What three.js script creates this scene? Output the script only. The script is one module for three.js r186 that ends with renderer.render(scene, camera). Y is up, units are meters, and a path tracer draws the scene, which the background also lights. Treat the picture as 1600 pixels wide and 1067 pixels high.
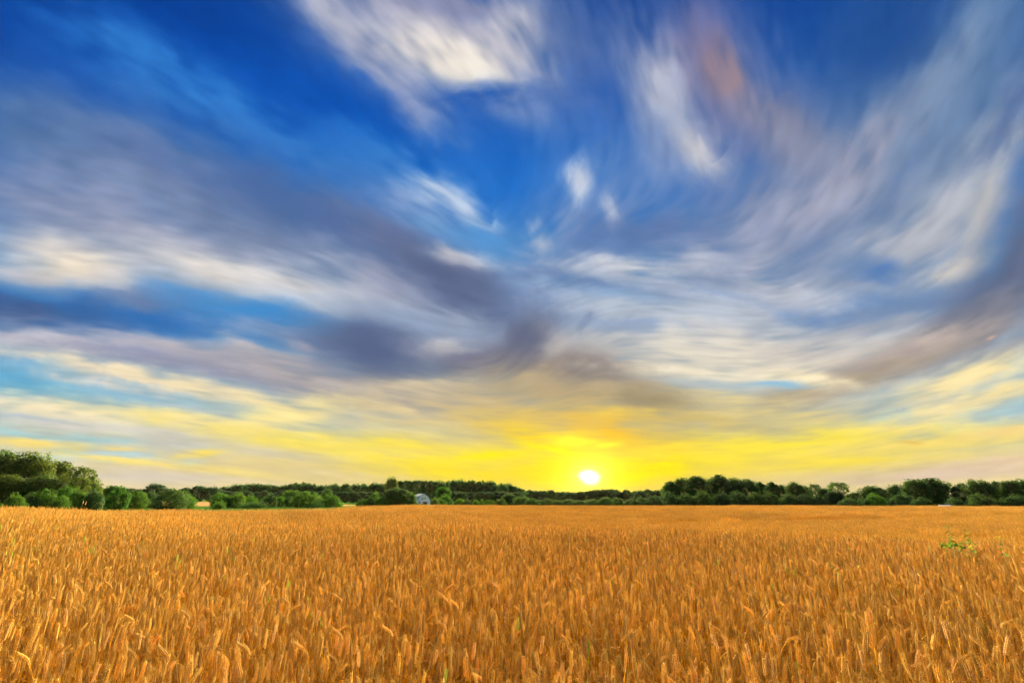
import * as THREE from 'three';
import { mergeGeometries } from 'three/addons/utils/BufferGeometryUtils.js';

// ---------------------------------------------------------------- camera, sky, sun, exposure
const PITCH = 17.19 * Math.PI / 180, FOCAL = 800, EYE = 1.62;          // the photograph is 1600 wide: focal length in those pixels
const renderer = new THREE.WebGLRenderer();
renderer.toneMapping = THREE.LinearToneMapping;
const EXPOSURE = 11;                                                     // exposed for the field: the sky's radiance below is divided by it
renderer.toneMappingExposure = EXPOSURE;
renderer.shadowMap.enabled = true;
const scene = new THREE.Scene();
const camera = new THREE.PerspectiveCamera(2 * Math.atan(533.5 / FOCAL) * 180 / Math.PI, 1600 / 1067, 0.05, 9000);
camera.position.set(0, EYE, 0);
camera.rotation.x = PITCH;
camera.updateMatrixWorld();

const SP = Math.sin(PITCH), CP = Math.cos(PITCH);
function bearing(px, py) {                                             // compass direction of a point of the view, as a unit vector
  const x = (px - 800) / FOCAL, y = (533.5 - py) / FOCAL;
  return new THREE.Vector3(x, y * CP + SP, y * SP - CP).normalize();
}
const SUN = bearing(921, 745);
const sun = new THREE.DirectionalLight(new THREE.Color().setRGB(1.0, 0.84, 0.50), 5);
sun.name = 'sun';
sun.position.copy(SUN).multiplyScalar(300);
sun.castShadow = true;
sun.shadow.radius = 110;                                                // veiled by cirrus: a wide soft source
sun.shadow.mapSize.set(4096, 4096);
Object.assign(sun.shadow.camera, { left: -220, right: 220, top: 120, bottom: -60, near: 1, far: 1200 });
scene.add(sun, sun.target);

function rng(seed) { let a = seed >>> 0; return () => { a = (a + 0x6D2B79F5) | 0; let t = Math.imul(a ^ (a >>> 15), 1 | a); t = (t + Math.imul(t ^ (t >>> 7), 61 | t)) ^ t; return ((t ^ (t >>> 14)) >>> 0) / 4294967296; }; }
const lin = (c) => { c /= 255; return c <= 0.04045 ? c / 12.92 : ((c + 0.055) / 1.055) ** 2.4; };
const clamp = (x, a, b) => x < a ? a : x > b ? b : x;
const sstep = (a, b, x) => { const t = clamp((x - a) / (b - a), 0, 1); return t * t * (3 - 2 * t); };

// tileable fractal noise, 1024 x 1024, values around 0.5
const NS = 1024, NOISE = new Float32Array(NS * NS), SMOOTH = new Float32Array(NS * NS);
for (const [field, cells, seed] of [[NOISE, [64, 32, 16, 8, 4], 77], [SMOOTH, [64, 32, 16], 78]]) {
  const r = rng(seed);
  let amp = 1, total = 0;
  for (const cell of cells) {
    const n = NS / cell, g = new Float32Array(n * n).map(() => r());
    for (let y = 0; y < NS; y++) {
      const fy = y / cell, iy = Math.floor(fy), ty = fy - iy, sy = ty * ty * (3 - 2 * ty), y0 = iy % n, y1 = (iy + 1) % n;
      for (let x = 0; x < NS; x++) {
        const fx = x / cell, ix = Math.floor(fx), tx = fx - ix, sx = tx * tx * (3 - 2 * tx), x0 = ix % n, x1 = (ix + 1) % n;
        const a = g[y0 * n + x0], b = g[y0 * n + x1], c = g[y1 * n + x0], d = g[y1 * n + x1];
        field[y * NS + x] += amp * (a + (b - a) * sx + (c - a) * sy + (a - b - c + d) * sx * sy);
      }
    }
    total += amp; amp *= 0.56;
  }
  for (let i = 0; i < field.length; i++) field[i] /= total;
}
function noise(x, y, field = NOISE) {
  x -= Math.floor(x / NS) * NS; y -= Math.floor(y / NS) * NS;
  const ix = x | 0, iy = y | 0, tx = x - ix, ty = y - iy, jx = (ix + 1) & 1023, jy = (iy + 1) & 1023, p = (iy & 1023) * NS, q = jy * NS, i = ix & 1023;
  const a = field[p + i], b = field[p + jx], c = field[q + i], d = field[q + jx];
  return a + (b - a) * tx + (c - a) * ty + (a - b - c + d) * tx * ty;
}

// the evening sky: air, then drifting cloud, each cloud a streak of a direction, length, width and colour of its own.
// chart of the western sky: x and y in the photograph's pixels, which stand for compass directions (see bearing)
const mix3 = (o, r, g, b, k) => { o[0] += (r - o[0]) * k; o[1] += (g - o[1]) * k; o[2] += (b - o[2]) * k; };
function ladder(rows) {                                                // colour by height, smooth between the rungs
  const t = rows.map(([y, r, g, b]) => [y, lin(r), lin(g), lin(b)]);
  return (y, o) => {
    let i = 0; while (i < t.length - 2 && y > t[i + 1][0]) i++;
    const k = sstep(t[i][0], t[i + 1][0], y) * 0.5 + 0.5 * clamp((y - t[i][0]) / (t[i + 1][0] - t[i][0]), 0, 1);
    for (let c = 0; c < 3; c++) o[c] = t[i][c + 1] + (t[i + 1][c + 1] - t[i][c + 1]) * k;
  };
}
const airWest = ladder([[-100, 8, 54, 132], [0, 10, 64, 150], [150, 15, 83, 180], [300, 28, 110, 204], [400, 62, 142, 215], [480, 76, 145, 206], [600, 120, 180, 212], [680, 178, 206, 208], [730, 214, 208, 190], [790, 224, 206, 178]]);
const airRound = ladder([[0, 216, 196, 172], [5, 206, 200, 186], [12, 158, 184, 198], [22, 92, 142, 194], [40, 40, 98, 182], [90, 18, 72, 160]]);

const CLOUDS = [];
// x, y, half length, half width, slope in degrees (down to the right), [colour], cover, raggedness, thread
const cloud = (x, y, L, W, deg, [r, g, b], cover, rag = 0.9, thread = 0.35) => CLOUDS.push({ x, y, L, W, ca: Math.cos(deg * Math.PI / 180), sa: Math.sin(deg * Math.PI / 180), qr: Math.sqrt(lin(r)), qg: Math.sqrt(lin(g)), qb: Math.sqrt(lin(b)), cover, rag, thread, seed: CLOUDS.length * 131.7 });
// wide veils
cloud(800, 735, 1700, 80, 0, [232, 210, 160], 0.8, 0.3, 0.2);
cloud(930, 735, 560, 70, 0, [246, 218, 104], 0.7, 0.4, 0.25);
cloud(1500, 60, 330, 260, -60, [34, 84, 144], 0.5, 0.5, 0.3);
cloud(1300, 340, 430, 200, -22, [124, 142, 176], 0.95, 0.7, 0.35);
cloud(1180, 520, 480, 70, 3, [208, 206, 206], 0.85, 0.6, 0.4);
cloud(1120, 570, 420, 45, 3, [240, 228, 203], 0.9, 0.7, 0.4);
// upper west, left: thin blue wisps, then the long grey bank
cloud(150, 60, 190, 60, 30, [28, 92, 186], 0.6, 0.9, 0.5);
cloud(250, 112, 170, 44, 31, [50, 126, 206], 0.7, 1, 0.7);
cloud(420, 205, 240, 26, 29, [48, 124, 208], 0.65, 1, 0.7);
cloud(590, 255, 130, 42, 27, [52, 124, 204], 0.7, 1, 0.7);
cloud(60, 215, 240, 45, 18, [42, 98, 162], 0.7, 0.55, 0.12);
cloud(330, 318, 500, 92, 20, [102, 126, 166], 0.95, 0.55, 0.12);
cloud(120, 320, 260, 62, 14, [132, 145, 178], 0.8, 0.55, 0.12);
cloud(300, 275, 200, 22, 22, [92, 118, 172], 0.6, 0.9, 0.4);
cloud(480, 330, 190, 32, 30, [66, 100, 160], 0.6, 0.9, 0.4);
cloud(640, 405, 160, 62, 38, [98, 114, 154], 0.95, 0.7, 0.35);
cloud(250, 372, 260, 30, 8, [150, 158, 184], 0.7, 0.55, 0.12);
cloud(90, 385, 190, 34, 8, [186, 188, 198], 0.8, 0.55, 0.12);
cloud(60, 425, 150, 24, 6, [205, 200, 202], 0.8, 0.55, 0.12);
cloud(120, 412, 78, 28, 12, [240, 226, 206], 0.9, 0.55, 0.12);
cloud(175, 440, 46, 18, 32, [222, 214, 210], 0.8, 0.8, 0.3);
cloud(330, 420, 110, 26, 14, [222, 214, 208], 0.85, 0.55, 0.12);
cloud(430, 440, 150, 26, 14, [228, 222, 216], 0.9, 0.55, 0.12);
cloud(560, 462, 120, 34, 22, [192, 196, 208], 0.9, 0.9, 0.4);
cloud(470, 470, 110, 18, 14, [208, 210, 216], 0.8, 1, 0.5);
cloud(600, 440, 70, 26, 30, [150, 156, 180], 0.7, 0.9, 0.4);
// blue gap and its dark shoulder
cloud(190, 500, 250, 32, 3, [42, 112, 188], 0.95, 0.7, 0.2);
cloud(420, 490, 120, 18, 10, [66, 142, 208], 0.85, 0.8, 0.3);
cloud(40, 485, 130, 34, 6, [62, 94, 146], 0.9, 0.7, 0.2);
cloud(215, 468, 70, 16, 8, [104, 128, 170], 0.75, 0.8, 0.3);
cloud(420, 512, 110, 14, 8, [130, 160, 200], 0.7, 1, 0.5);
// lilac band below the gap
cloud(330, 572, 420, 32, 8, [164, 165, 184], 0.92, 0.7, 0.4);
cloud(100, 540, 180, 16, 5, [196, 192, 200], 0.8, 0.8, 0.4);
cloud(300, 548, 90, 11, 10, [196, 186, 192], 0.7, 1, 0.5);
cloud(425, 556, 90, 16, 16, [206, 194, 192], 0.8, 1, 0.5);
cloud(475, 538, 22, 8, 20, [216, 206, 208], 0.8, 0.9, 0.3);
cloud(230, 562, 170, 12, 8, [140, 146, 174], 0.7, 0.9, 0.4);
cloud(560, 602, 260, 30, 10, [148, 148, 164], 0.92, 0.7, 0.4);
cloud(470, 588, 130, 18, 10, [186, 178, 178], 0.75, 0.9, 0.4);
// dark clouds left of the middle
cloud(715, 452, 84, 46, 36, [88, 100, 136], 0.95, 0.7, 0.25);
cloud(560, 528, 120, 34, 6, [110, 124, 156], 0.85, 0.8, 0.3);
cloud(590, 540, 78, 44, 14, [86, 102, 140], 0.95, 0.7, 0.25);
cloud(640, 500, 120, 16, 14, [150, 172, 202], 0.7, 0.9, 0.4);
cloud(690, 545, 70, 18, 4, [210, 204, 202], 0.9, 0.9, 0.3);
cloud(730, 510, 70, 26, 10, [160, 172, 192], 0.75, 0.9, 0.4);
cloud(765, 565, 110, 26, -4, [112, 114, 136], 0.95, 0.7, 0.3);
cloud(828, 535, 50, 36, 110, [98, 103, 128], 0.95, 0.8, 0.3);
cloud(868, 528, 44, 18, 40, [190, 184, 184], 0.7, 1, 0.4);
cloud(895, 572, 84, 26, 4, [142, 134, 138], 0.9, 0.9, 0.4);
cloud(862, 552, 22, 16, 0, [204, 196, 188], 0.85, 0.9, 0.2);
cloud(925, 490, 26, 8, -62, [108, 122, 152], 0.8, 0.9, 0.3);
cloud(990, 490, 22, 6, -50, [130, 142, 168], 0.7, 0.9, 0.3);
// bright cloud at the top of the view
cloud(700, 55, 220, 78, 24, [178, 178, 196], 0.95, 0.8, 0.5);
cloud(520, 30, 110, 34, 40, [176, 180, 200], 0.9, 0.9, 0.6);
cloud(600, 95, 110, 30, 44, [168, 172, 196], 0.8, 1, 0.6);
cloud(700, 8, 130, 24, 6, [134, 140, 174], 0.9, 0.8, 0.5);
cloud(690, 95, 100, 34, 24, [228, 220, 214], 0.95, 0.9, 0.5);
cloud(735, 108, 62, 28, 20, [246, 236, 222], 0.9, 0.9, 0.4);
cloud(815, 50, 64, 50, 80, [206, 202, 208], 0.85, 0.9, 0.5);
cloud(640, 150, 60, 22, 58, [150, 162, 198], 0.7, 1, 0.7);
cloud(880, 45, 90, 60, 70, [76, 106, 164], 0.55, 1, 0.7);
cloud(760, 150, 110, 24, -4, [30, 84, 170], 0.75, 0.8, 0.4);
// pale and rosy clouds right of the middle
cloud(1080, 130, 190, 110, 72, [92, 112, 168], 0.75, 0.9, 0.6);
cloud(1180, 180, 180, 74, 38, [118, 128, 168], 0.75, 0.9, 0.6);
cloud(1042, 150, 78, 42, 70, [184, 188, 206], 0.95, 0.9, 0.5);
cloud(1085, 225, 62, 34, 48, [206, 203, 208], 0.9, 0.9, 0.5);
cloud(1030, 225, 60, 30, 70, [140, 156, 194], 0.7, 1, 0.6);
cloud(1112, 78, 80, 46, 66, [132, 122, 156], 0.6, 0.9, 0.5);
cloud(1138, 112, 48, 32, 60, [162, 134, 140], 0.7, 0.9, 0.4);
cloud(1232, 195, 80, 32, 34, [144, 140, 160], 0.7, 0.9, 0.4);
cloud(1262, 235, 70, 34, 30, [152, 150, 172], 0.7, 0.9, 0.5);
// wisps round the blue middle
cloud(645, 325, 80, 30, 30, [118, 150, 202], 0.8, 1, 0.8);
cloud(690, 300, 60, 28, 28, [176, 196, 224], 0.95, 1, 0.8);
cloud(738, 332, 44, 16, 34, [190, 206, 230], 0.9, 1, 0.7);
cloud(680, 345, 60, 18, 20, [110, 158, 205], 0.6, 1, 0.7);
cloud(740, 410, 54, 15, 12, [214, 214, 222], 0.95, 0.9, 0.4);
cloud(715, 402, 30, 12, 30, [212, 206, 208], 0.8, 0.9, 0.4);
cloud(780, 385, 70, 26, 20, [80, 152, 216], 0.6, 0.8, 0.3);
cloud(930, 330, 150, 60, -50, [104, 138, 192], 0.7, 1, 0.7);
cloud(908, 285, 32, 17, 96, [192, 202, 222], 0.92, 1, 0.6);
cloud(955, 334, 28, 13, 74, [188, 196, 216], 0.85, 1, 0.6);
cloud(842, 376, 26, 14, 66, [212, 216, 226], 0.95, 1, 0.6);
cloud(878, 350, 30, 17, -52, [168, 186, 218], 0.6, 1, 0.7);
cloud(880, 440, 110, 48, -16, [106, 132, 176], 0.85, 0.9, 0.5);
cloud(1000, 358, 120, 32, 0, [92, 120, 172], 0.85, 0.9, 0.5);
cloud(985, 412, 120, 13, -2, [206, 208, 216], 0.9, 0.9, 0.5);
cloud(1100, 400, 60, 14, 4, [176, 184, 204], 0.7, 1, 0.5);
cloud(950, 460, 150, 14, 6, [140, 168, 202], 0.75, 0.9, 0.5);
cloud(960, 480, 90, 12, 14, [176, 188, 206], 0.75, 1, 0.5);
cloud(1040, 445, 160, 10, 12, [172, 184, 206], 0.7, 1, 0.5);
cloud(1110, 455, 180, 10, 16, [196, 200, 210], 0.8, 1, 0.5);
cloud(1180, 470, 160, 12, 14, [136, 160, 196], 0.7, 1, 0.5);
cloud(1050, 490, 200, 16, 4, [184, 194, 208], 0.8, 0.9, 0.5);
cloud(985, 510, 70, 10, 2, [140, 162, 196], 0.7, 0.9, 0.4);
cloud(1185, 388, 36, 40, 90, [186, 188, 204], 0.75, 1, 0.6);
cloud(1215, 450, 120, 20, 22, [200, 202, 211], 0.8, 1, 0.5);
cloud(1215, 350, 90, 26, -40, [132, 148, 184], 0.7, 1, 0.6);
cloud(1275, 375, 70, 22, -45, [112, 138, 184], 0.7, 1, 0.6);
// right: steep streaks
cloud(1430, 190, 260, 120, -55, [104, 132, 168], 0.7, 0.6, 0.3);
cloud(1390, 65, 130, 60, -30, [30, 76, 148], 0.7, 0.8, 0.3);
cloud(1560, 50, 150, 50, -58, [88, 124, 170], 0.65, 0.7, 0.35);
cloud(1455, 175, 200, 34, -60, [122, 145, 178], 0.75, 0.7, 0.4);
cloud(1330, 265, 120, 36, -50, [158, 160, 182], 0.8, 0.9, 0.6);
cloud(1290, 320, 110, 40, -20, [164, 168, 190], 0.75, 0.9, 0.6);
cloud(1395, 300, 140, 18, -58, [104, 130, 172], 0.6, 1, 0.6);
cloud(1500, 260, 150, 26, -52, [134, 152, 178], 0.75, 0.9, 0.6);
cloud(1570, 200, 110, 24, -56, [84, 110, 158], 0.7, 0.9, 0.5);
cloud(1420, 385, 140, 40, -20, [184, 186, 196], 0.85, 0.9, 0.5);
cloud(1480, 350, 150, 34, -48, [176, 180, 190], 0.8, 0.9, 0.6);
cloud(1540, 345, 140, 20, -66, [180, 180, 182], 0.75, 0.8, 0.4);
cloud(1495, 422, 60, 18, -24, [206, 200, 194], 0.85, 0.9, 0.4);
cloud(1375, 422, 55, 22, 6, [84, 126, 184], 0.75, 0.9, 0.4);
cloud(1320, 482, 80, 17, -8, [84, 130, 188], 0.85, 0.9, 0.4);
cloud(1420, 480, 150, 20, -8, [112, 138, 178], 0.8, 0.9, 0.4);
cloud(1240, 470, 90, 18, 6, [184, 190, 204], 0.75, 1, 0.5);
cloud(1400, 505, 140, 10, -8, [160, 166, 180], 0.7, 1, 0.5);
// right: the dark bank and its long tail
cloud(1595, 400, 180, 42, -62, [94, 108, 140], 0.92, 0.7, 0.3);
cloud(1570, 470, 130, 48, -40, [98, 110, 140], 0.9, 0.8, 0.3);
cloud(1500, 515, 160, 26, -26, [122, 126, 142], 0.9, 0.8, 0.3);
cloud(1380, 572, 200, 27, -17, [164, 152, 144], 0.95, 0.7, 0.35);
cloud(1270, 612, 170, 17, -16, [178, 164, 138], 0.9, 0.8, 0.35);
cloud(1270, 545, 140, 18, -4, [206, 198, 192], 0.75, 0.9, 0.4);
cloud(1430, 545, 120, 14, -14, [190, 174, 166], 0.7, 0.9, 0.4);
cloud(1552, 532, 9, 4, -20, [206, 172, 150], 0.9, 0.5, 0.1);
cloud(1590, 545, 60, 14, -26, [152, 156, 166], 0.8, 0.9, 0.3);
cloud(602, 540, 72, 40, 14, [90, 105, 142], 0.62, 0.7, 0.2);
cloud(735, 456, 62, 34, 36, [94, 106, 140], 0.6, 0.7, 0.2);
cloud(832, 532, 44, 26, 108, [102, 108, 132], 0.65, 0.8, 0.3);
cloud(765, 570, 92, 18, -4, [116, 118, 138], 0.65, 0.6, 0.3);
cloud(905, 574, 62, 18, 4, [140, 132, 134], 0.75, 0.7, 0.4);
// left, low: cream and yellow streaks
cloud(220, 588, 230, 12, 10, [240, 222, 190], 0.9, 0.9, 0.5);
cloud(130, 597, 120, 9, 8, [226, 214, 200], 0.8, 1, 0.5);
cloud(15, 598, 100, 22, 10, [96, 172, 212], 0.95, 0.7, 0.2);
cloud(195, 618, 70, 8, 8, [122, 182, 216], 0.85, 0.9, 0.3);
cloud(310, 636, 100, 8, 9, [164, 192, 212], 0.75, 1, 0.4);
cloud(410, 625, 170, 12, 12, [240, 222, 176], 0.85, 0.9, 0.5);
cloud(60, 640, 190, 19, 8, [246, 230, 194], 0.92, 0.8, 0.5);
cloud(290, 655, 220, 17, 9, [248, 230, 178], 0.9, 0.8, 0.5);
cloud(460, 645, 110, 20, -6, [254, 234, 160], 0.85, 0.9, 0.5);
cloud(560, 650, 45, 9, 8, [194, 206, 206], 0.85, 0.9, 0.3);
cloud(610, 640, 110, 10, 12, [240, 218, 164], 0.8, 0.9, 0.4);
cloud(40, 652, 90, 4, 6, [172, 188, 200], 0.75, 0.9, 0.3);
cloud(140, 668, 150, 7, 6, [214, 210, 200], 0.75, 1, 0.4);
cloud(90, 682, 200, 7, 4, [164, 206, 214], 0.85, 0.9, 0.3);
cloud(50, 690, 90, 8, 4, [254, 226, 130], 0.95, 0.8, 0.3);
cloud(104, 704, 26, 6, -6, [254, 222, 112], 0.95, 0.7, 0.2);
cloud(30, 714, 90, 10, 2, [200, 214, 200], 0.8, 0.8, 0.2);
cloud(180, 710, 90, 11, 3, [184, 212, 210], 0.85, 0.9, 0.3);
cloud(190, 700, 30, 3, 4, [250, 222, 140], 0.85, 0.8, 0.2);
cloud(270, 690, 70, 20, 9, [204, 200, 188], 0.8, 0.9, 0.3);
cloud(440, 680, 200, 14, 10, [252, 230, 140], 0.85, 0.9, 0.5);
cloud(320, 708, 46, 6, -8, [254, 226, 110], 0.95, 0.8, 0.3);
cloud(300, 722, 26, 5, -4, [196, 212, 196], 0.8, 0.8, 0.2);
cloud(240, 725, 170, 5, 6, [254, 228, 130], 0.9, 0.9, 0.4);
cloud(365, 737, 70, 6, 6, [254, 228, 120], 0.9, 0.9, 0.4);
cloud(230, 745, 190, 12, 2, [216, 204, 184], 0.8, 0.6, 0.2);
cloud(460, 684, 36, 5, 4, [200, 206, 188], 0.8, 0.9, 0.3);
cloud(540, 705, 220, 13, 9, [253, 229, 104], 0.85, 0.9, 0.5);
cloud(650, 698, 150, 15, 6, [254, 230, 88], 0.85, 0.9, 0.5);
cloud(440, 708, 90, 9, 6, [220, 208, 174], 0.85, 0.9, 0.4);
cloud(500, 735, 170, 13, 3, [228, 208, 152], 0.85, 0.8, 0.3);
cloud(690, 735, 130, 14, 3, [254, 228, 62], 0.8, 0.9, 0.4);
// middle: tan cloud over the sun
cloud(740, 640, 170, 40, 8, [204, 186, 146], 0.92, 0.8, 0.5);
cloud(660, 612, 90, 14, 8, [212, 196, 168], 0.75, 1, 0.4);
cloud(690, 600, 60, 12, 0, [222, 206, 174], 0.8, 0.9, 0.4);
cloud(880, 612, 140, 34, 0, [198, 174, 128], 0.92, 0.8, 0.5);
cloud(640, 660, 120, 8, 8, [222, 202, 150], 0.8, 0.9, 0.5);
cloud(700, 672, 120, 6, 6, [206, 196, 150], 0.7, 1, 0.5);
cloud(830, 655, 110, 18, -4, [226, 194, 110], 0.8, 0.9, 0.5);
cloud(1000, 600, 90, 14, 6, [214, 198, 160], 0.7, 1, 0.5);
cloud(1025, 622, 62, 17, 8, [166, 150, 114], 0.92, 0.9, 0.4);
cloud(1120, 625, 110, 18, 4, [226, 206, 150], 0.8, 0.9, 0.5);
cloud(1090, 655, 200, 16, 4, [204, 182, 120], 0.85, 0.8, 0.4);
cloud(960, 645, 60, 10, -4, [240, 206, 100], 0.8, 1, 0.5);
cloud(965, 682, 100, 34, 14, [244, 190, 60], 0.85, 0.8, 0.4);
cloud(850, 690, 90, 22, 12, [250, 214, 60], 0.85, 0.9, 0.5);
cloud(1060, 700, 130, 24, 2, [242, 206, 76], 0.8, 0.8, 0.4);
cloud(850, 606, 170, 26, 0, [182, 164, 132], 0.6, 0.8, 0.5);
cloud(915, 580, 90, 18, 4, [138, 130, 130], 0.7, 0.9, 0.5);
cloud(1010, 622, 70, 14, 6, [156, 142, 112], 0.7, 0.9, 0.5);
// right, low
cloud(1150, 588, 150, 10, 5, [250, 236, 206], 0.8, 0.9, 0.5);
cloud(1215, 601, 52, 6, 2, [150, 192, 214], 0.92, 0.6, 0.2);
cloud(1110, 598, 70, 8, 6, [176, 192, 200], 0.75, 0.9, 0.4);
cloud(1265, 590, 70, 10, 8, [250, 234, 196], 0.9, 0.8, 0.3);
cloud(1500, 598, 150, 20, -17, [248, 228, 170], 0.92, 0.8, 0.5);
cloud(1540, 622, 130, 12, -16, [252, 226, 160], 0.8, 0.9, 0.5);
cloud(1350, 640, 130, 18, -4, [200, 196, 178], 0.8, 0.8, 0.4);
cloud(1400, 648, 66, 13, -2, [162, 198, 210], 0.92, 0.8, 0.3);
cloud(1480, 640, 90, 15, -10, [250, 230, 170], 0.85, 0.9, 0.5);
cloud(1565, 650, 74, 14, -14, [170, 200, 208], 0.92, 0.8, 0.3);
cloud(1230, 650, 110, 16, 0, [228, 208, 140], 0.8, 0.9, 0.4);
cloud(1400, 668, 150, 9, -3, [248, 228, 160], 0.85, 0.9, 0.5);
cloud(1220, 700, 230, 25, -3, [255, 232, 76], 0.92, 0.7, 0.5);
cloud(1450, 690, 190, 14, -5, [250, 224, 120], 0.85, 0.9, 0.5);
cloud(1570, 672, 80, 9, -8, [248, 218, 140], 0.85, 0.8, 0.4);
cloud(1425, 690, 18, 3, 4, [236, 196, 100], 0.9, 0.6, 0.1);
cloud(1300, 722, 170, 11, -3, [250, 224, 84], 0.85, 0.9, 0.4);
cloud(1540, 728, 220, 13, -5, [228, 202, 164], 0.85, 0.7, 0.3);
cloud(1480, 742, 190, 12, -2, [222, 198, 172], 0.8, 0.6, 0.2);
// the glare round the sun
cloud(905, 738, 175, 34, 0, [255, 226, 34], 0.85, 0.5, 0.3);
cloud(895, 690, 38, 9, 4, [255, 250, 70], 0.95, 0.8, 0.3);
cloud(870, 704, 50, 6, 14, [255, 244, 40], 0.9, 0.9, 0.3);
cloud(950, 697, 22, 3.5, -6, [255, 244, 70], 0.95, 0.6, 0.2);
cloud(770, 712, 70, 9, -6, [255, 238, 40], 0.85, 0.9, 0.4);
cloud(1010, 735, 90, 12, -6, [255, 236, 24], 0.85, 0.8, 0.3);
// the way the high clouds drift, by place: [x, y, slope in degrees]
const DRIFT = [[100, 100, 28], [300, 150, 31], [600, 60, 42], [740, 70, 50], [0, 250, 16], [400, 340, 22], [680, 330, 36], [100, 400, 7], [300, 440, 10], [600, 450, 26], [0, 540, 6], [300, 600, 9], [600, 600, 11], [0, 690, 3], [400, 690, 8], [700, 680, 10], [860, 350, -52], [930, 290, -66], [1050, 180, 70], [1150, 110, 72], [1250, 200, -80], [1000, 400, 0], [1100, 450, 10], [1250, 330, -52], [1450, 200, -63], [1550, 330, -64], [1400, 400, -32], [1300, 560, -12], [1550, 500, -28], [1400, 620, -14], [1100, 550, 5], [1000, 640, 4], [1200, 690, -4], [1500, 700, -6], [850, 540, -50], [750, 430, 30], [900, 720, 0], [900, 100, 75]];
const DG = { nx: 41, ny: 28, c: new Float32Array(41 * 28 * 2) };
for (let j = 0; j < DG.ny; j++) for (let i = 0; i < DG.nx; i++) {
  let a = 0, b = 0;
  for (const [x, y, s] of DRIFT) { const w = 1 / (((i * 60 - 400 - x) ** 2 + (j * 50 - 400 - y) ** 2 * 1.6) ** 1.4 + 800); a += w * Math.cos(2 * s * Math.PI / 180); b += w * Math.sin(2 * s * Math.PI / 180); }
  const t = Math.atan2(b, a) / 2; DG.c[(j * DG.nx + i) * 2] = Math.cos(2 * t); DG.c[(j * DG.nx + i) * 2 + 1] = Math.sin(2 * t);
}
function driftAt(x, y) {
  const fx = clamp((x + 400) / 60, 0, 39.99), fy = clamp((y + 400) / 50, 0, 26.99), i = fx | 0, j = fy | 0, u = fx - i, v = fy - j, c = DG.c, p = (j * DG.nx + i) * 2, q = p + DG.nx * 2;
  const a = (c[p] * (1 - u) + c[p + 2] * u) * (1 - v) + (c[q] * (1 - u) + c[q + 2] * u) * v, b = (c[p + 1] * (1 - u) + c[p + 3] * u) * (1 - v) + (c[q + 1] * (1 - u) + c[q + 3] * u) * v;
  return Math.atan2(b, a) / 2;
}
const flat = (y) => { const t = Math.max(0, y) / 800; return y + t * t * t * 1100; };   // clouds flatten towards the horizon
function smear(x, y, ca, sa, scale, reach, off, n = 4) {                                       // noise drawn out along the drift
  let s = 0, w = 0;
  for (let k = -n; k <= n; k++) { const h = 1 - Math.abs(k) / (n * 1.375), d = k * reach / n; s += h * noise((x + ca * d) * scale + off, flat(y + sa * d) * scale + off * 1.7, SMOOTH); w += h; }
  return (s / w - 0.5) * 2.2;
}
const SKW = 4096, SKH = 2048, SKY = new Float32Array(SKW * SKH * 4);
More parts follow.
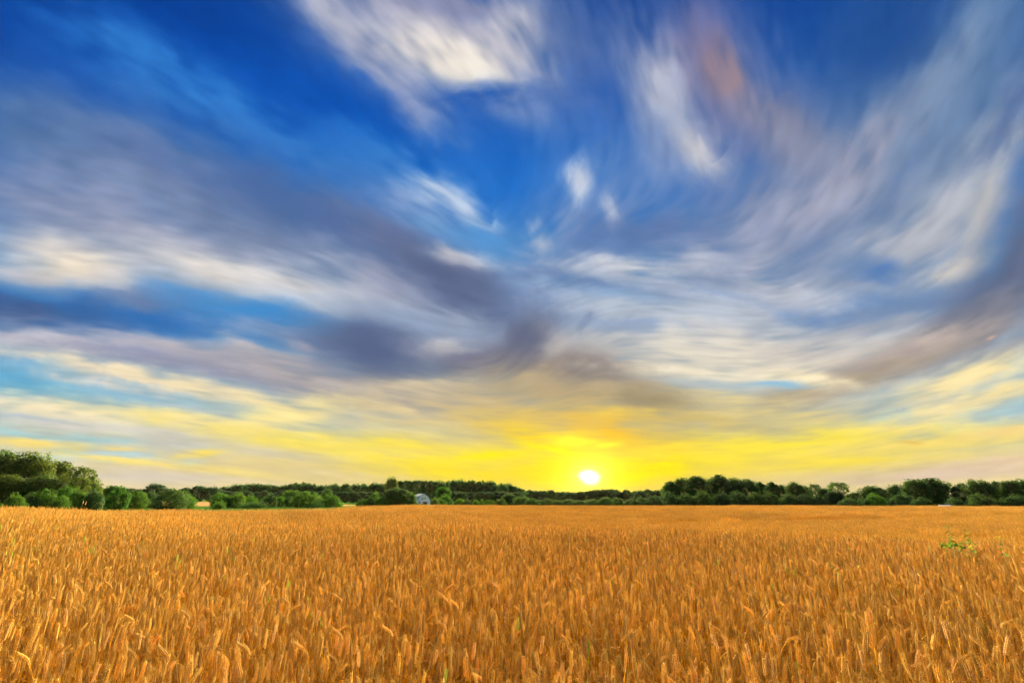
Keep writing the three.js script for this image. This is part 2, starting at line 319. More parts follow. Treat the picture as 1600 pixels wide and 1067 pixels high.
{
  const o = [0, 0, 0], q = [0, 0, 0], sunPt = SUN;
  const near = [];
  for (let row = 0; row < SKH; row++) {
    const up = ((row + 0.5) / SKH - 0.5) * Math.PI, dy = Math.sin(up), cu = Math.cos(up), el = up * 180 / Math.PI;
    for (let col = 0; col < SKW; col++) {
      const at = (row * SKW + col) * 4;
      if (up < -0.004) { SKY[at] = 0.20; SKY[at + 1] = 0.14; SKY[at + 2] = 0.07; SKY[at + 3] = 1; continue; }
      const round = ((col + 0.5) / SKW - 0.5) * 2 * Math.PI, dx = Math.cos(round) * cu, dz = Math.sin(round) * cu;
      const ahead = dy * SP - dz * CP;
      let x = 1e5, y = 1e5, west = 0;
      if (ahead > 0.12) {
        x = 800 + FOCAL * dx / ahead; y = 533.5 - FOCAL * (dy * CP + dz * SP) / ahead;
        west = sstep(1150, 880, Math.abs(x - 800)) * sstep(-420, -60, y);
      }
      if (west < 1) {                                                                   // the rest of the sky: the same air and the same kind of cloud
        airRound(Math.max(0, el), q);
        const k = 1 / (dy + 0.09), X = dx * k * 70, Z = dz * k * 70;
        const big = noise(X * 0.5 + Z * 0.25 + 300, Z * 0.7 + 90), thin = noise(X * 1.1 + Z * 0.8, Z * 2.6 - X * 0.6 + 500);
        const cover = sstep(0.36, 0.62, big * 0.65 + thin * 0.35), lum = 0.72 + 0.9 * (thin - 0.5) + 0.5 * (big - 0.5), low = sstep(30, 2, el);
        mix3(q, lin(214 + 22 * low) * lum, lin(208 + 4 * low) * lum, lin(210 - 38 * low) * lum, cover * 0.82);
      }
      if (west > 0) {
        const th = driftAt(x, y), ca = Math.cos(th), sa = Math.sin(th), squash = 1 - 0.72 * sstep(250, 760, y);
        const coarse = smear(x, y, ca, sa, 0.42, 110, 40), fine = smear(x, y, ca, sa, 1.5, 30, 600), grain = smear(x, y, ca, sa, 2.4, 34, 250, 7) * 1.9, fibre = smear(x, y, ca, sa, 5.5, 20, 810, 9) * 2.3;
        const wx = x - sa * (coarse * 24 + fine * 13 + grain * 3.6 + fibre * 2.6) * squash, wy = y + ca * (coarse * 24 + fine * 13 + grain * 3.6 + fibre * 2.6) * squash;
        airWest(wy, o);
        for (let i = 0; i < 3; i++) o[i] = Math.sqrt(o[i]);                            // thin cloud is blended as the eye sees it
        for (const c of CLOUDS) {
          const ex = wx - c.x, ey = wy - c.y, a = ex * c.ca + ey * c.sa, b = ey * c.ca - ex * c.sa, ra = a / c.L, rb = b / c.W, r2 = ra * ra + rb * rb;
          if (r2 > 6) continue;
          const s = clamp(46 / c.W, 0.5, 4), n = noise(a * s * 0.42 + c.seed, b * s + c.seed * 0.7) - 0.5;
          const n2 = noise(a * s * 1.5 + c.seed * 3, b * s * 2.8 + c.seed) - 0.5, rr = Math.max(0, Math.sqrt(r2) + (n * 1.35 + n2 * 0.55) * c.rag), m = 1.12 * Math.exp(-1.05 * rr * rr);
          if (m > 0.003) mix3(o, c.qr, c.qg, c.qb, Math.min(1, c.cover * m * clamp(1.06 + c.thread * (fine * 1.3 + grain * 0.5 + fibre * 0.45 + n + n2 * 0.5), 0, 1.12)));
        }
        for (let i = 0; i < 3; i++) o[i] *= o[i];
        const grey = 1 - Math.abs(o[0] - o[2]) / (o[0] + o[2] + 0.02), lift = 1 + (fine * 0.6 + grain * 0.36 + fibre * 0.42) * (0.08 + 0.13 * grey) + coarse * 0.05;
        for (let i = 0; i < 3; i++) o[i] *= lift;
        // glare of the low sun behind thin cloud
        const gx = x - 921, gy = y - 745, g = Math.exp(-Math.hypot(gx * 0.8, gy * 1.25) / 34), g2 = Math.exp(-Math.hypot(gx * 0.9, gy * 1.15) / 14), w = sstep(1.8, 0.2, Math.hypot(gx / 11.5, (gy - gx * 0.10) / 8.0) + fine * 0.35);
        o[0] += 1.3 * g + 2.2 * g2; o[1] += 0.72 * g + 1.6 * g2; o[2] = Math.max(0.004, o[2] * (1 - 0.8 * g)) + 0.6 * g2;
        mix3(o, 6, 5.6, 2.4, w);
      }
      SKY[at] = q[0] * (1 - west) + o[0] * west; SKY[at + 1] = q[1] * (1 - west) + o[1] * west; SKY[at + 2] = q[2] * (1 - west) + o[2] * west; SKY[at + 3] = 1;
    }
  }
}
for (let i = 0; i < SKY.length; i += 4) for (let c = 0; c < 3; c++) SKY[i + c] /= EXPOSURE;
const skyMap = new THREE.DataTexture(SKY, SKW, SKH, THREE.RGBAFormat, THREE.FloatType);
skyMap.mapping = THREE.EquirectangularReflectionMapping;
skyMap.colorSpace = THREE.LinearSRGBColorSpace;
skyMap.magFilter = THREE.LinearFilter;
skyMap.needsUpdate = true;
scene.background = skyMap;
scene.environment = skyMap;
console.log('sky done');
// ---------------------------------------------------------------- helpers
const RAD = Math.PI / 180;
const taken = new Map();
function numbered(name) { const n = taken.get(name) ?? 0; taken.set(name, n + 1); return n ? `${name}_${String(n).padStart(3, '0')}` : name; }
function tag(o, label, category, group, kind) {
  if (label) o.userData.label = label;
  if (category) o.userData.category = category;
  if (group) o.userData.group = group;
  if (kind) o.userData.kind = kind;
  return o;
}
function shade(o) { o.traverse((m) => { if (m.isMesh) { m.castShadow = true; m.receiveShadow = true; } }); return o; }
function mesh(name, geometry, material, parent) { const m = new THREE.Mesh(geometry, material); m.name = parent ? name : numbered(name); (parent ?? scene).add(m); return shade(m); }
function thing(name, label, category, group) { const g = new THREE.Group(); g.name = numbered(name); scene.add(g); return tag(g, label, category, group); }
const interp = (table, x) => { let i = 0; while (i < table.length - 2 && x > table[i + 1][0]) i++; const k = clamp((x - table[i][0]) / (table[i + 1][0] - table[i][0]), 0, 1); return table[i][1] + (table[i + 1][1] - table[i][1]) * k * k * (3 - 2 * k); };

// triangles with smooth or creased normals
class Geo {
  constructor() { this.p = []; this.i = []; this.c = []; this.col = [1, 1, 1]; }
  color(r, g, b) { this.col = [r, g, b]; return this; }
  v(x, y, z) { this.p.push(x, y, z); this.c.push(...this.col); return this.p.length / 3 - 1; }
  tri(a, b, c) { this.i.push(a, b, c); }
  quad(a, b, c, d) { this.i.push(a, b, c, a, c, d); }
  tube(pts, radii, sides, cap = true) {                               // a tapering tube through the points
    const rings = [], T = new THREE.Vector3(), U = new THREE.Vector3(), V = new THREE.Vector3();
    for (let k = 0; k < pts.length; k++) {
      T.subVectors(pts[Math.min(k + 1, pts.length - 1)], pts[Math.max(k - 1, 0)]).normalize();
      U.set(1, 0.13, 0.21).addScaledVector(T, -T.dot(U)).normalize(); V.crossVectors(T, U);
      const ring = [];
      for (let s = 0; s < sides; s++) { const a = s / sides * 2 * Math.PI, c = Math.cos(a) * radii[k], d = Math.sin(a) * radii[k]; ring.push(this.v(pts[k].x + U.x * c + V.x * d, pts[k].y + U.y * c + V.y * d, pts[k].z + U.z * c + V.z * d)); }
      rings.push(ring);
    }
    for (let k = 0; k + 1 < rings.length; k++) for (let s = 0; s < sides; s++) { const t = (s + 1) % sides; this.quad(rings[k][s], rings[k][t], rings[k + 1][t], rings[k + 1][s]); }
    if (cap) { const e = pts[pts.length - 1], top = this.v(e.x, e.y, e.z), last = rings[rings.length - 1]; for (let s = 0; s < sides; s++) this.tri(last[s], last[(s + 1) % sides], top); }
  }
  done() {
    const g = new THREE.BufferGeometry();
    g.setAttribute('position', new THREE.Float32BufferAttribute(this.p, 3));
    g.setAttribute('color', new THREE.Float32BufferAttribute(this.c, 3));
    g.setIndex(this.i); g.computeVertexNormals();
    return g;
  }
}

// ---------------------------------------------------------------- the lie of the land
const HUMP = [[-180, 0.1], [-90, 0.46], [-45, 0.42], [-36, 0.24], [-25, 0.12], [-16, 0.10], [-6, 0.08], [10, 0.0], [20, -0.05], [180, 0.1]];
const EDGE = [[-180, 25], [-60, 34], [-25, 37], [-19, 46], [-13, 74], [-6, 94], [0, 97], [60, 97], [180, 40]];
const bearingDeg = (x, z) => Math.atan2(x, -z) / RAD;
function landAt(x, z) {
  const r = Math.hypot(x, z), b = bearingDeg(x, z);
  let h = interp(HUMP, b) * sstep(2, 18, r) * (1 - sstep(27, 46, r));
  h -= 0.75 * sstep(-14, 12, b) * sstep(170, 80, b) * sstep(12, 21, r) * (1 - sstep(38, 85, r));
  h += (0.10 * sstep(18, 40, b) - 0.28) * sstep(-14, 0, b) * sstep(60, 95, r) * (1 - sstep(130, 300, r));
  h += 0.45 * sstep(-12, -26, b) * sstep(90, 200, r);
  h -= 2.0 * Math.exp(-(((b + 8) / 7) ** 2)) * sstep(110, 280, r);
  h -= 0.25 * sstep(100, 140, r) * sstep(-20, 0, b) * (1 - sstep(200, 300, r));
  h += (noise(x * 3 + 200, z * 3 + 80) - 0.5) * 0.10 * sstep(4, 12, r);
  return h + 6 * sstep(900, 4000, r);
}
const inField = (x, z) => Math.hypot(x, z) < interp(EDGE, bearingDeg(x, z)) + (noise(x * 9, z * 9) - 0.5) * 2;
function place(px, r) { const d = bearing(px, 781), k = r / Math.hypot(d.x, d.z), x = d.x * k, z = d.z * k; return new THREE.Vector3(x, landAt(x, z), z); }
const METRES = (px, r) => { const d = bearing(px, 781); return r / (Math.hypot(d.x, d.z) / (-d.z * CP + d.y * SP)) / FOCAL; };   // metres that one of the photograph's pixels spans at that place

function canvasNoise(size, f) {                                        // an RGBA texture from f(x, y) -> linear colour
  const d = new Uint8Array(size * size * 4), o = [0, 0, 0], enc = (c) => clamp(Math.round(255 * (c <= 0.0031308 ? c * 12.92 : 1.055 * c ** (1 / 2.4) - 0.055)), 0, 255);
  for (let y = 0; y < size; y++) for (let x = 0; x < size; x++) { f(x, y, o); const k = (y * size + x) * 4; d[k] = enc(o[0]); d[k + 1] = enc(o[1]); d[k + 2] = enc(o[2]); d[k + 3] = 255; }
  const t = new THREE.DataTexture(d, size, size); t.colorSpace = THREE.SRGBColorSpace; t.wrapS = t.wrapT = THREE.RepeatWrapping; t.magFilter = THREE.LinearFilter; t.needsUpdate = true; return t;
}
const soilMap = canvasNoise(512, (x, y, o) => { const n = noise(x * 2, y * 2), m = noise(x * 6 + 100, y * 6); o[0] = 0.10 + 0.10 * n + 0.06 * m; o[1] = 0.06 + 0.06 * n + 0.03 * m; o[2] = 0.025 + 0.02 * n; });
const pastureMap = canvasNoise(512, (x, y, o) => { const n = noise(x * 2, y * 2), m = noise(x * 8 + 300, y * 8); o[0] = 0.045 + 0.07 * n * m; o[1] = 0.11 + 0.10 * m * n; o[2] = 0.02; });
const strawMap = canvasNoise(512, (x, y, o) => { const n = noise(x * 2 + 50, y * 2), m = noise(x * 8 + 700, y * 8); o[0] = 0.42 + 0.22 * (n + m - 1); o[1] = 0.25 + 0.14 * (n + m - 1); o[2] = 0.08 + 0.03 * m; });
function sheet(name, ringsR, b0, b1, nb, lift, map, tile) {            // part of the land between two bearings, as rings of points
  const pos = [], uv = [], idx = [];
  ringsR.forEach((rr) => { for (let k = 0; k <= nb; k++) { const b = b0 + (b1 - b0) * k / nb, r = typeof rr === 'function' ? rr(b) : rr, x = Math.sin(b * RAD) * r, z = -Math.cos(b * RAD) * r; pos.push(x, landAt(x, z) + lift, z); uv.push(x / tile, z / tile); } });
  for (let j = 0; j + 1 < ringsR.length; j++) for (let k = 0; k < nb; k++) { const a = j * (nb + 1) + k, c = a + nb + 1; idx.push(a, a + 1, c + 1, a, c + 1, c); }
  const g = new THREE.BufferGeometry();
  g.setAttribute('position', new THREE.Float32BufferAttribute(pos, 3)); g.setAttribute('uv', new THREE.Float32BufferAttribute(uv, 2)); g.setIndex(idx); g.computeVertexNormals();
  const n = g.attributes.normal; for (let i = 0; i < n.count; i++) if (n.getY(i) < 0) n.setXYZ(i, -n.getX(i), -n.getY(i), -n.getZ(i));
  const m = mesh(name, g, new THREE.MeshPhysicalMaterial({ map, roughness: 1, specularIntensity: 0, side: THREE.DoubleSide, bumpMap: map, bumpScale: 0.03 })); tag(m, null, null, null, 'structure'); return m;
}
const rings = (a, b, n) => Array.from({ length: n + 1 }, (_, k) => a * (b / a) ** (k / n));
sheet('ground', [0.01, ...rings(0.5, 8000, 150)], -180, 180, 240, 0, pastureMap, 6);
sheet('field_soil', rings(0.4, 1, 30).map((f) => (b) => f * (interp(EDGE, b) + 0.5)), -180, 180, 240, 0.006, soilMap, 2.5);
sheet('stubble_field', rings(140, 420, 24), -62, -18, 40, 0.05, strawMap, 5);
sheet('stubble_field', rings(118, 210, 12), -17.5, -12.8, 12, 0.05, strawMap, 5);
// ---------------------------------------------------------------- wheat
const EARC = [0.71, 0.445, 0.10], STEMC = [0.81, 0.435, 0.015], LEAFC = [0.77, 0.45, 0.055], DRYC = [0.40, 0.21, 0.04];
const wheatMaterial = (r = 1, g = 1, b = 1) => new THREE.MeshPhysicalMaterial({ color: new THREE.Color().setRGB(r, g, b), vertexColors: true, roughness: 0.95, transmission: 0.15, thickness: 0, side: THREE.DoubleSide, ior: 1.3, specularIntensity: 0.4 });
const WHEAT = wheatMaterial();
const va = new THREE.Vector3(), vb = new THREE.Vector3();
function stalkPath(height, lean, nod, dir, n) {                        // points and tangents from the ground to the ear's tip
  const pts = [], tan = [], p = new THREE.Vector3(); const step = height / n;
  for (let k = 0; k <= n; k++) {
    const t = k / n, a = lean * (0.3 + 0.7 * t) + nod * t ** 6, d = new THREE.Vector3(Math.sin(a) * Math.cos(dir), Math.cos(a), Math.sin(a) * Math.sin(dir));
    pts.push(p.clone()); tan.push(d); p.addScaledVector(d, step);
  }
  return { pts, tan };
}
const tint = (c, r, s = 0.16) => { const k = 1 - s + 2 * s * r(), h = (r() - 0.5) * 0.08; return [c[0] * k, c[1] * k * (1 + h), c[2] * k * (1 + 2.2 * h)]; };
function grain(g, at, dir, out, len, wid) {                            // one plump husk
  const side = vb.crossVectors(dir, out).normalize(), m = at.clone().addScaledVector(dir, len * 0.42);
  const a = g.v(at.x, at.y, at.z), tip = g.v(at.x + dir.x * len, at.y + dir.y * len, at.z + dir.z * len), ring = [];
  for (const [u, w] of [[1, 0], [0, 1], [-0.7, 0], [0, -1]]) ring.push(g.v(m.x + out.x * u * wid + side.x * w * wid, m.y + out.y * u * wid + side.y * w * wid, m.z + out.z * u * wid + side.z * w * wid));
  for (let s = 0; s < 4; s++) { g.tri(a, ring[(s + 1) % 4], ring[s]); g.tri(ring[s], ring[(s + 1) % 4], tip); }
}
function leafBlade(g, at, dir, len, wid, droop, n, r) {
  const p = at.clone(), across = new THREE.Vector3(-Math.sin(dir), 0, Math.cos(dir)); let a = 0.35 + 0.3 * r(), prev = null; const twist = (r() - 0.5) * 2.4;
  for (let k = 0; k <= n; k++) {
    const t = k / n, w = wid * (1 - t * t) * 0.5 + 0.0004, tw = twist * t, c = Math.cos(tw), s = Math.sin(tw);
    const i = g.v(p.x - across.x * w * c, p.y - w * s, p.z - across.z * w * c), j = g.v(p.x + across.x * w * c, p.y + w * s, p.z + across.z * w * c);
    if (prev) g.quad(prev[0], prev[1], j, i);
    prev = [i, j]; a += droop / n;
    p.x += Math.sin(a) * Math.cos(dir) * len / n; p.y += Math.cos(a) * len / n; p.z += Math.sin(a) * Math.sin(dir) * len / n;
  }
}
function stalkShape(seed, level) {                                     // {stem, ear, leaf}: level 0 near, 1 middle, 2 far
  const r = rng(seed), total = 0.80 + 0.16 * r() + (r() < 0.06 ? 0.1 : 0), earLen = 0.072 + 0.03 * r(), n = level === 0 ? 14 : level === 1 ? 7 : 4;
  const { pts, tan } = stalkPath(total, r() * 0.22 * (0.3 + r()), r() < 0.07 ? 0.6 + 0.9 * r() : 0.02 + 0.18 * r(), r() * 6.283, n);
  const on = (d) => { const f = clamp(d / total * n, 0, n - 0.001), k = f | 0, t = f - k; return [pts[k].clone().lerp(pts[k + 1], t), tan[k].clone().lerp(tan[k + 1], t).normalize()]; };
  const leaves = [], stem = new Geo(), ear = new Geo(), stop = total - earLen, sc = tint(STEMC, r), ec = tint(EARC, r, 0.2);
  stem.color(...sc);
  const sp = [], sr = [], sn = level === 0 ? 9 : level === 1 ? 4 : 2;
  for (let k = 0; k <= sn; k++) { sp.push(on(stop * k / sn)[0]); sr.push(level === 2 ? 0.0022 : (0.0023 - 0.0007 * k / sn)); }
  stem.tube(sp, sr, 3, false);
  const flat = new THREE.Vector3(Math.cos(r() * 6.3), 0, Math.sin(r() * 6.3));
  if (level === 0) {
    const rows = 10 + (r() * 3 | 0);
    for (let k = 0; k < rows; k++) for (const s of [-1, 1]) {
      const t = (k + (s > 0 ? 0.5 : 0)) / rows, [p, d] = on(stop + earLen * 0.93 * t), o = flat.clone().addScaledVector(d, -flat.dot(d)).normalize(), q = new THREE.Vector3().crossVectors(d, o), full = Math.sin(Math.PI * (0.22 + 0.70 * t)) ** 0.6;
      for (const f of [-1, 1]) {
        ear.color(...tint(ec, r, 0.14));
        const out = o.clone().multiplyScalar(s * 0.9).addScaledVector(q, f * 0.75).normalize(), at = p.clone().addScaledVector(out, 0.0024 * full), dir = d.clone().addScaledVector(out, 0.36 + 0.12 * r()).normalize();
        grain(ear, at, dir, out, 0.0135 * (0.8 + 0.3 * full), 0.0032 * full + 0.0006);
        if (r() < 0.95) { const b = at.clone().addScaledVector(dir, 0.012), e = b.clone().addScaledVector(dir, 0.012 + 0.028 * r() * t).addScaledVector(d, 0.004), i = ear.v(b.x - q.x * 0.0005, b.y, b.z - q.z * 0.0005), j = ear.v(b.x + q.x * 0.0005, b.y + 0.0006, b.z + q.z * 0.0005); ear.tri(i, j, ear.v(e.x, e.y, e.z)); }
      }
    }
    const [p, d] = on(total - 0.012); grain(ear, p, d, flat, 0.015, 0.003);
  } else {
    const rows = level === 1 ? 6 : 3;
    for (let k = 0; k < rows; k++) for (const s of [-1, 1]) {
      const t = (k + (s > 0 ? 0.5 : 0)) / rows, [p, d] = on(stop + earLen * 0.93 * t), o = flat.clone().addScaledVector(d, -flat.dot(d)).normalize().multiplyScalar(s), full = Math.sin(Math.PI * (0.22 + 0.70 * t)) ** 0.6;
      ear.color(...tint(ec, r, 0.14)); grain(ear, p.clone().addScaledVector(o, 0.002 * full), d.clone().addScaledVector(o, 0.26).normalize(), o, earLen / rows * 1.25, 0.0048 * full + 0.0006);
    }
  }
  const blades = level === 2 ? 1 : 2 + (r() < 0.4 ? 1 : 0);
  for (let k = 0; k < blades; k++) { const [p] = on(total * (0.42 + 0.36 * r())); const leaf = new Geo().color(...tint(r() < 0.55 ? DRYC : LEAFC, r, 0.22)); leafBlade(leaf, p, r() * 6.283, 0.12 + 0.12 * r(), 0.007 + 0.005 * r(), 1.0 + 1.6 * r(), level === 0 ? 6 : level === 1 ? 3 : 2, r); leaves.push(leaf.done()); }
  return { stem: stem.done(), ear: ear.done(), leaf: mergeGeometries(leaves), leaves };
}
const NEAR = Array.from({ length: 14 }, (_, k) => stalkShape(100 + k, 0));
const NEARALL = NEAR.map((s) => mergeGeometries([s.stem, s.ear, s.leaf]));
// squares of standing crop for the middle and the far field
function cropSquare(seed, side, perM2, level, kinds) {
  const r = rng(seed), parts = [], pool = Array.from({ length: kinds }, (_, k) => { const s = stalkShape(seed * 7 + k, level); return mergeGeometries([s.stem, s.ear, s.leaf]); });
  const m = new THREE.Matrix4(), e = new THREE.Euler(), q = new THREE.Quaternion();
  for (let k = 0; k < side * side * perM2; k++) {
    const g = pool[k % kinds].clone(), s = 0.88 + 0.26 * r() ** 1.5 - (r() < 0.2 ? 0.12 * r() : 0);
    m.compose(new THREE.Vector3((r() - 0.5) * side * 1.06, 0, (r() - 0.5) * side * 1.06), q.setFromEuler(e.set((r() - 0.5) * 0.16, r() * 6.283, (r() - 0.5) * 0.16)), new THREE.Vector3(1, s, 1));
    g.applyMatrix4(m);
    const c = g.attributes.color, t = 0.68 + 0.56 * r(), h = 1 + (r() - 0.5) * 0.08;
    for (let i = 0; i < c.count; i++) c.setXYZ(i, c.getX(i) * t, c.getY(i) * t * h, c.getZ(i) * t * h * h);
    parts.push(g);
  }
  return mergeGeometries(parts);
}
const MIDDLE = Array.from({ length: 5 }, (_, k) => cropSquare(31 + k, 0.8, 310, 1, 12));
const FAR = Array.from({ length: 4 }, (_, k) => cropSquare(61 + k, 1.6, 260, 2, 10));
console.log('wheat shapes', MIDDLE[0].index.count / 3, FAR[0].index.count / 3, NEARALL[0].index.count / 3);

const crop = new THREE.Group(); crop.name = 'wheat_crop';
tag(crop, 'ripe golden wheat crop standing across the whole foreground field', 'wheat', null, 'stuff'); scene.add(crop);
const GOLD = (x, z, r) => { const n = noise(x * 14, z * 14), m = noise(x * 3 + 500, z * 3), k = 0.66 + 0.56 * r() + 0.24 * (n - 0.5) + 0.2 * (m - 0.5), h = 1 + (r() - 0.5) * 0.09 + (m - 0.5) * 0.12; return [k * 1.02, k * h, k * (0.9 + 0.5 * (h - 1) + (r() < 0.08 ? 0.5 : 0))]; };
const cropHeight = (x, z) => 0.94 + 0.16 * (noise(x * 22 + 40, z * 22) - 0.4) + 0.20 * (noise(x * 5, z * 5 + 300) - 0.5);
{
  const r = rng(5), m = new THREE.Matrix4(), e = new THREE.Euler(), q = new THREE.Quaternion(), v = new THREE.Vector3();
  const stalks = [];
  const R1 = 15, DENSITY = 340, cell = 1 / Math.sqrt(DENSITY);
  for (let gx = -R1; gx < R1; gx += cell) for (let gz = -R1; gz < 2.2; gz += cell) {
    const x = gx + (r() - 0.5) * cell * 1.9, z = gz + (r() - 0.5) * cell * 1.9, d = Math.hypot(x, z), k = (r() * NEAR.length) | 0, turn = r() * 6.283, ta = (r() - 0.5) * 0.2, tb = (r() - 0.5) * 0.2, hs = r(), c = GOLD(x, z, r), green = r();
    if (d < 0.9 || d > R1 + 0.35 || Math.abs(bearingDeg(x, z)) > 75 && d > 2.4 || Math.abs(bearingDeg(x, z)) > 60 && d > 9) continue;
    const h = cropHeight(x, z) * (0.90 + 0.22 * hs ** 1.4);
    if (green < 0.006) { c[0] *= 0.75; c[1] *= 1.5; }
    stalks.push({ x, z, d, k, h, turn, ta, tb, c });
  }
  // the 300 that show largest: nearest with their ear inside the view
  const seen = stalks.filter((s) => { v.set(s.x, landAt(s.x, s.z) + 0.86 * s.h, s.z).project(camera); return v.z < 1 && Math.abs(v.x) < 0.985 && v.y > -0.985 && v.y < 1; }).sort((a, b) => a.d - b.d).slice(0, 300);
  const own = new Set(seen);
  const tints = Array.from({ length: 8 }, (_, k) => { const c = GOLD(k * 3, k * 7, r); return wheatMaterial(...c); });
  for (const s of seen) {
    const g = thing('wheat_stalk', 'ripe golden wheat stalk with its ear in the nearest row along the bottom edge', 'wheat stalk', 'wheat stalks nearest the viewer');
    const mat = tints[(r() * 8) | 0];
    g.position.set(s.x, landAt(s.x, s.z), s.z); g.rotation.set(s.ta, s.turn, s.tb); g.scale.set(1, s.h, 1);
    mesh('stem', NEAR[s.k].stem, mat, g); mesh('ear', NEAR[s.k].ear, mat, g); for (const l of NEAR[s.k].leaves) mesh('leaf', l, mat, g);
  }
  const byKind = NEAR.map(() => []);
  for (const s of stalks) if (!own.has(s)) byKind[s.k].push(s);
  const col = new THREE.Color();
  byKind.forEach((list, k) => {
    const im = new THREE.InstancedMesh(NEARALL[k], WHEAT, list.length); im.name = 'standing_stalks'; im.userData.kind = 'stuff';
    list.forEach((s, i) => { im.setMatrixAt(i, m.compose(v.set(s.x, landAt(s.x, s.z), s.z), q.setFromEuler(e.set(s.ta, s.turn, s.tb)), new THREE.Vector3(1, s.h, 1))); im.setColorAt(i, col.setRGB(...s.c)); });
    im.castShadow = im.receiveShadow = true; crop.add(im);
  });
  console.log('near stalks', stalks.length);
  // tracks left by the sprayer, in the far part of the field
  const track = (x, z) => { const c1 = Math.abs(z + 40 + x * 0.10 + Math.sin(x * 0.05)), c2 = Math.abs(z + 66 + x * 0.16), c3 = Math.abs(z + 27 - x * 0.06); return Math.min(Math.abs(c1 - 0.9), Math.abs(c2 - 0.9), Math.abs(c3 - 0.9) + (x < 6 ? 9 : 0)) < 0.6 && x > -2; };
  const squares = (pool, side, r0, r1, wide) => {
    const lists = pool.map(() => []);
    for (let gx = -r1; gx < r1; gx += side) for (let gz = -r1; gz < 2; gz += side) {
      const x = gx + (r() - 0.5) * side * 0.3, z = gz + (r() - 0.5) * side * 0.3, d = Math.hypot(x, z), k = (r() * pool.length) | 0, t = r(), hs = r(), c = GOLD(x, z, () => 0.3 + 0.4 * r());
      if (d < r0 || d > r1 || Math.abs(bearingDeg(x, z)) > wide || !inField(x, z)) continue;
      lists[k].push({ x, z, turn: (t * 4 | 0) * Math.PI / 2 + (t - 0.5) * 0.5, h: cropHeight(x, z) * (0.95 + 0.1 * hs) * (track(x, z) ? 0.6 : 1), c });
    }
    lists.forEach((list, k) => {
      const im = new THREE.InstancedMesh(pool[k], WHEAT, list.length); im.name = 'standing_stalks'; im.userData.kind = 'stuff';
      list.forEach((s, i) => {
        const dx = (landAt(s.x + 0.5, s.z) - landAt(s.x - 0.5, s.z)), dz = (landAt(s.x, s.z + 0.5) - landAt(s.x, s.z - 0.5));
        im.setMatrixAt(i, m.compose(v.set(s.x, landAt(s.x, s.z), s.z), q.setFromUnitVectors(new THREE.Vector3(0, 1, 0), new THREE.Vector3(-dx, 1, -dz).normalize()).multiply(new THREE.Quaternion().setFromAxisAngle(new THREE.Vector3(0, 1, 0), s.turn)), new THREE.Vector3(1, s.h, 1))); im.setColorAt(i, col.setRGB(...s.c));
      });
      im.castShadow = im.receiveShadow = true; crop.add(im);
      console.log('squares', side, list.length);
    });
  };
  squares(MIDDLE, 0.8, R1, 42, 62);
  squares(FAR, 1.6, 42, 99, 60);
}
// ---------------------------------------------------------------- trees and bushes
const leafMaterial = (r, g, b) => new THREE.MeshPhysicalMaterial({ color: new THREE.Color().setRGB(r, g, b), vertexColors: true, roughness: 0.9, transmission: 0.5, thickness: 0, side: THREE.DoubleSide, ior: 1.35, specularIntensity: 0.35 });
const barkMaterial = (r, g, b) => new THREE.MeshStandardMaterial({ color: new THREE.Color().setRGB(r, g, b), roughness: 0.95 });
const BARK = barkMaterial(0.12, 0.085, 0.055), PALEBARK = barkMaterial(0.30, 0.25, 0.20);
// form: how the crown fills its height h and width w (metres); leaves are small folded blades gathered in clumps
const FORMS = {
  broad: { h: 11, w: 9, base: 0.10, clumps: 74, leaves: 105, size: 0.30, clump: 0.145, trunk: 0.24, bulge: 0.56, rag: 0.20 },
  tall: { h: 12, w: 6.5, base: 0.12, clumps: 66, leaves: 100, size: 0.30, clump: 0.15, trunk: 0.20, bulge: 0.60, rag: 0.24 },
  bush: { h: 4.2, w: 5.2, base: 0.0, clumps: 58, leaves: 95, size: 0.155, clump: 0.16, trunk: 0.08, bulge: 0.42, rag: 0.13 },
  shrub: { h: 3.0, w: 4.4, base: 0.0, clumps: 44, leaves: 90, size: 0.14, clump: 0.19, trunk: 0.06, bulge: 0.38, rag: 0.20 },
  airy: { h: 10, w: 7, base: 0.25, clumps: 44, leaves: 48, size: 0.26, clump: 0.11, trunk: 0.17, bulge: 0.62, rag: 0.30 },
  pine: { h: 16, w: 5.5, base: 0.52, clumps: 34, leaves: 80, size: 0.34, clump: 0.15, trunk: 0.17, bulge: 0.70, rag: 0.22 },
  wood: { h: 13, w: 8, base: 0.06, clumps: 60, leaves: 62, size: 0.42, clump: 0.16, trunk: 0.24, bulge: 0.60, rag: 0.20 },
};
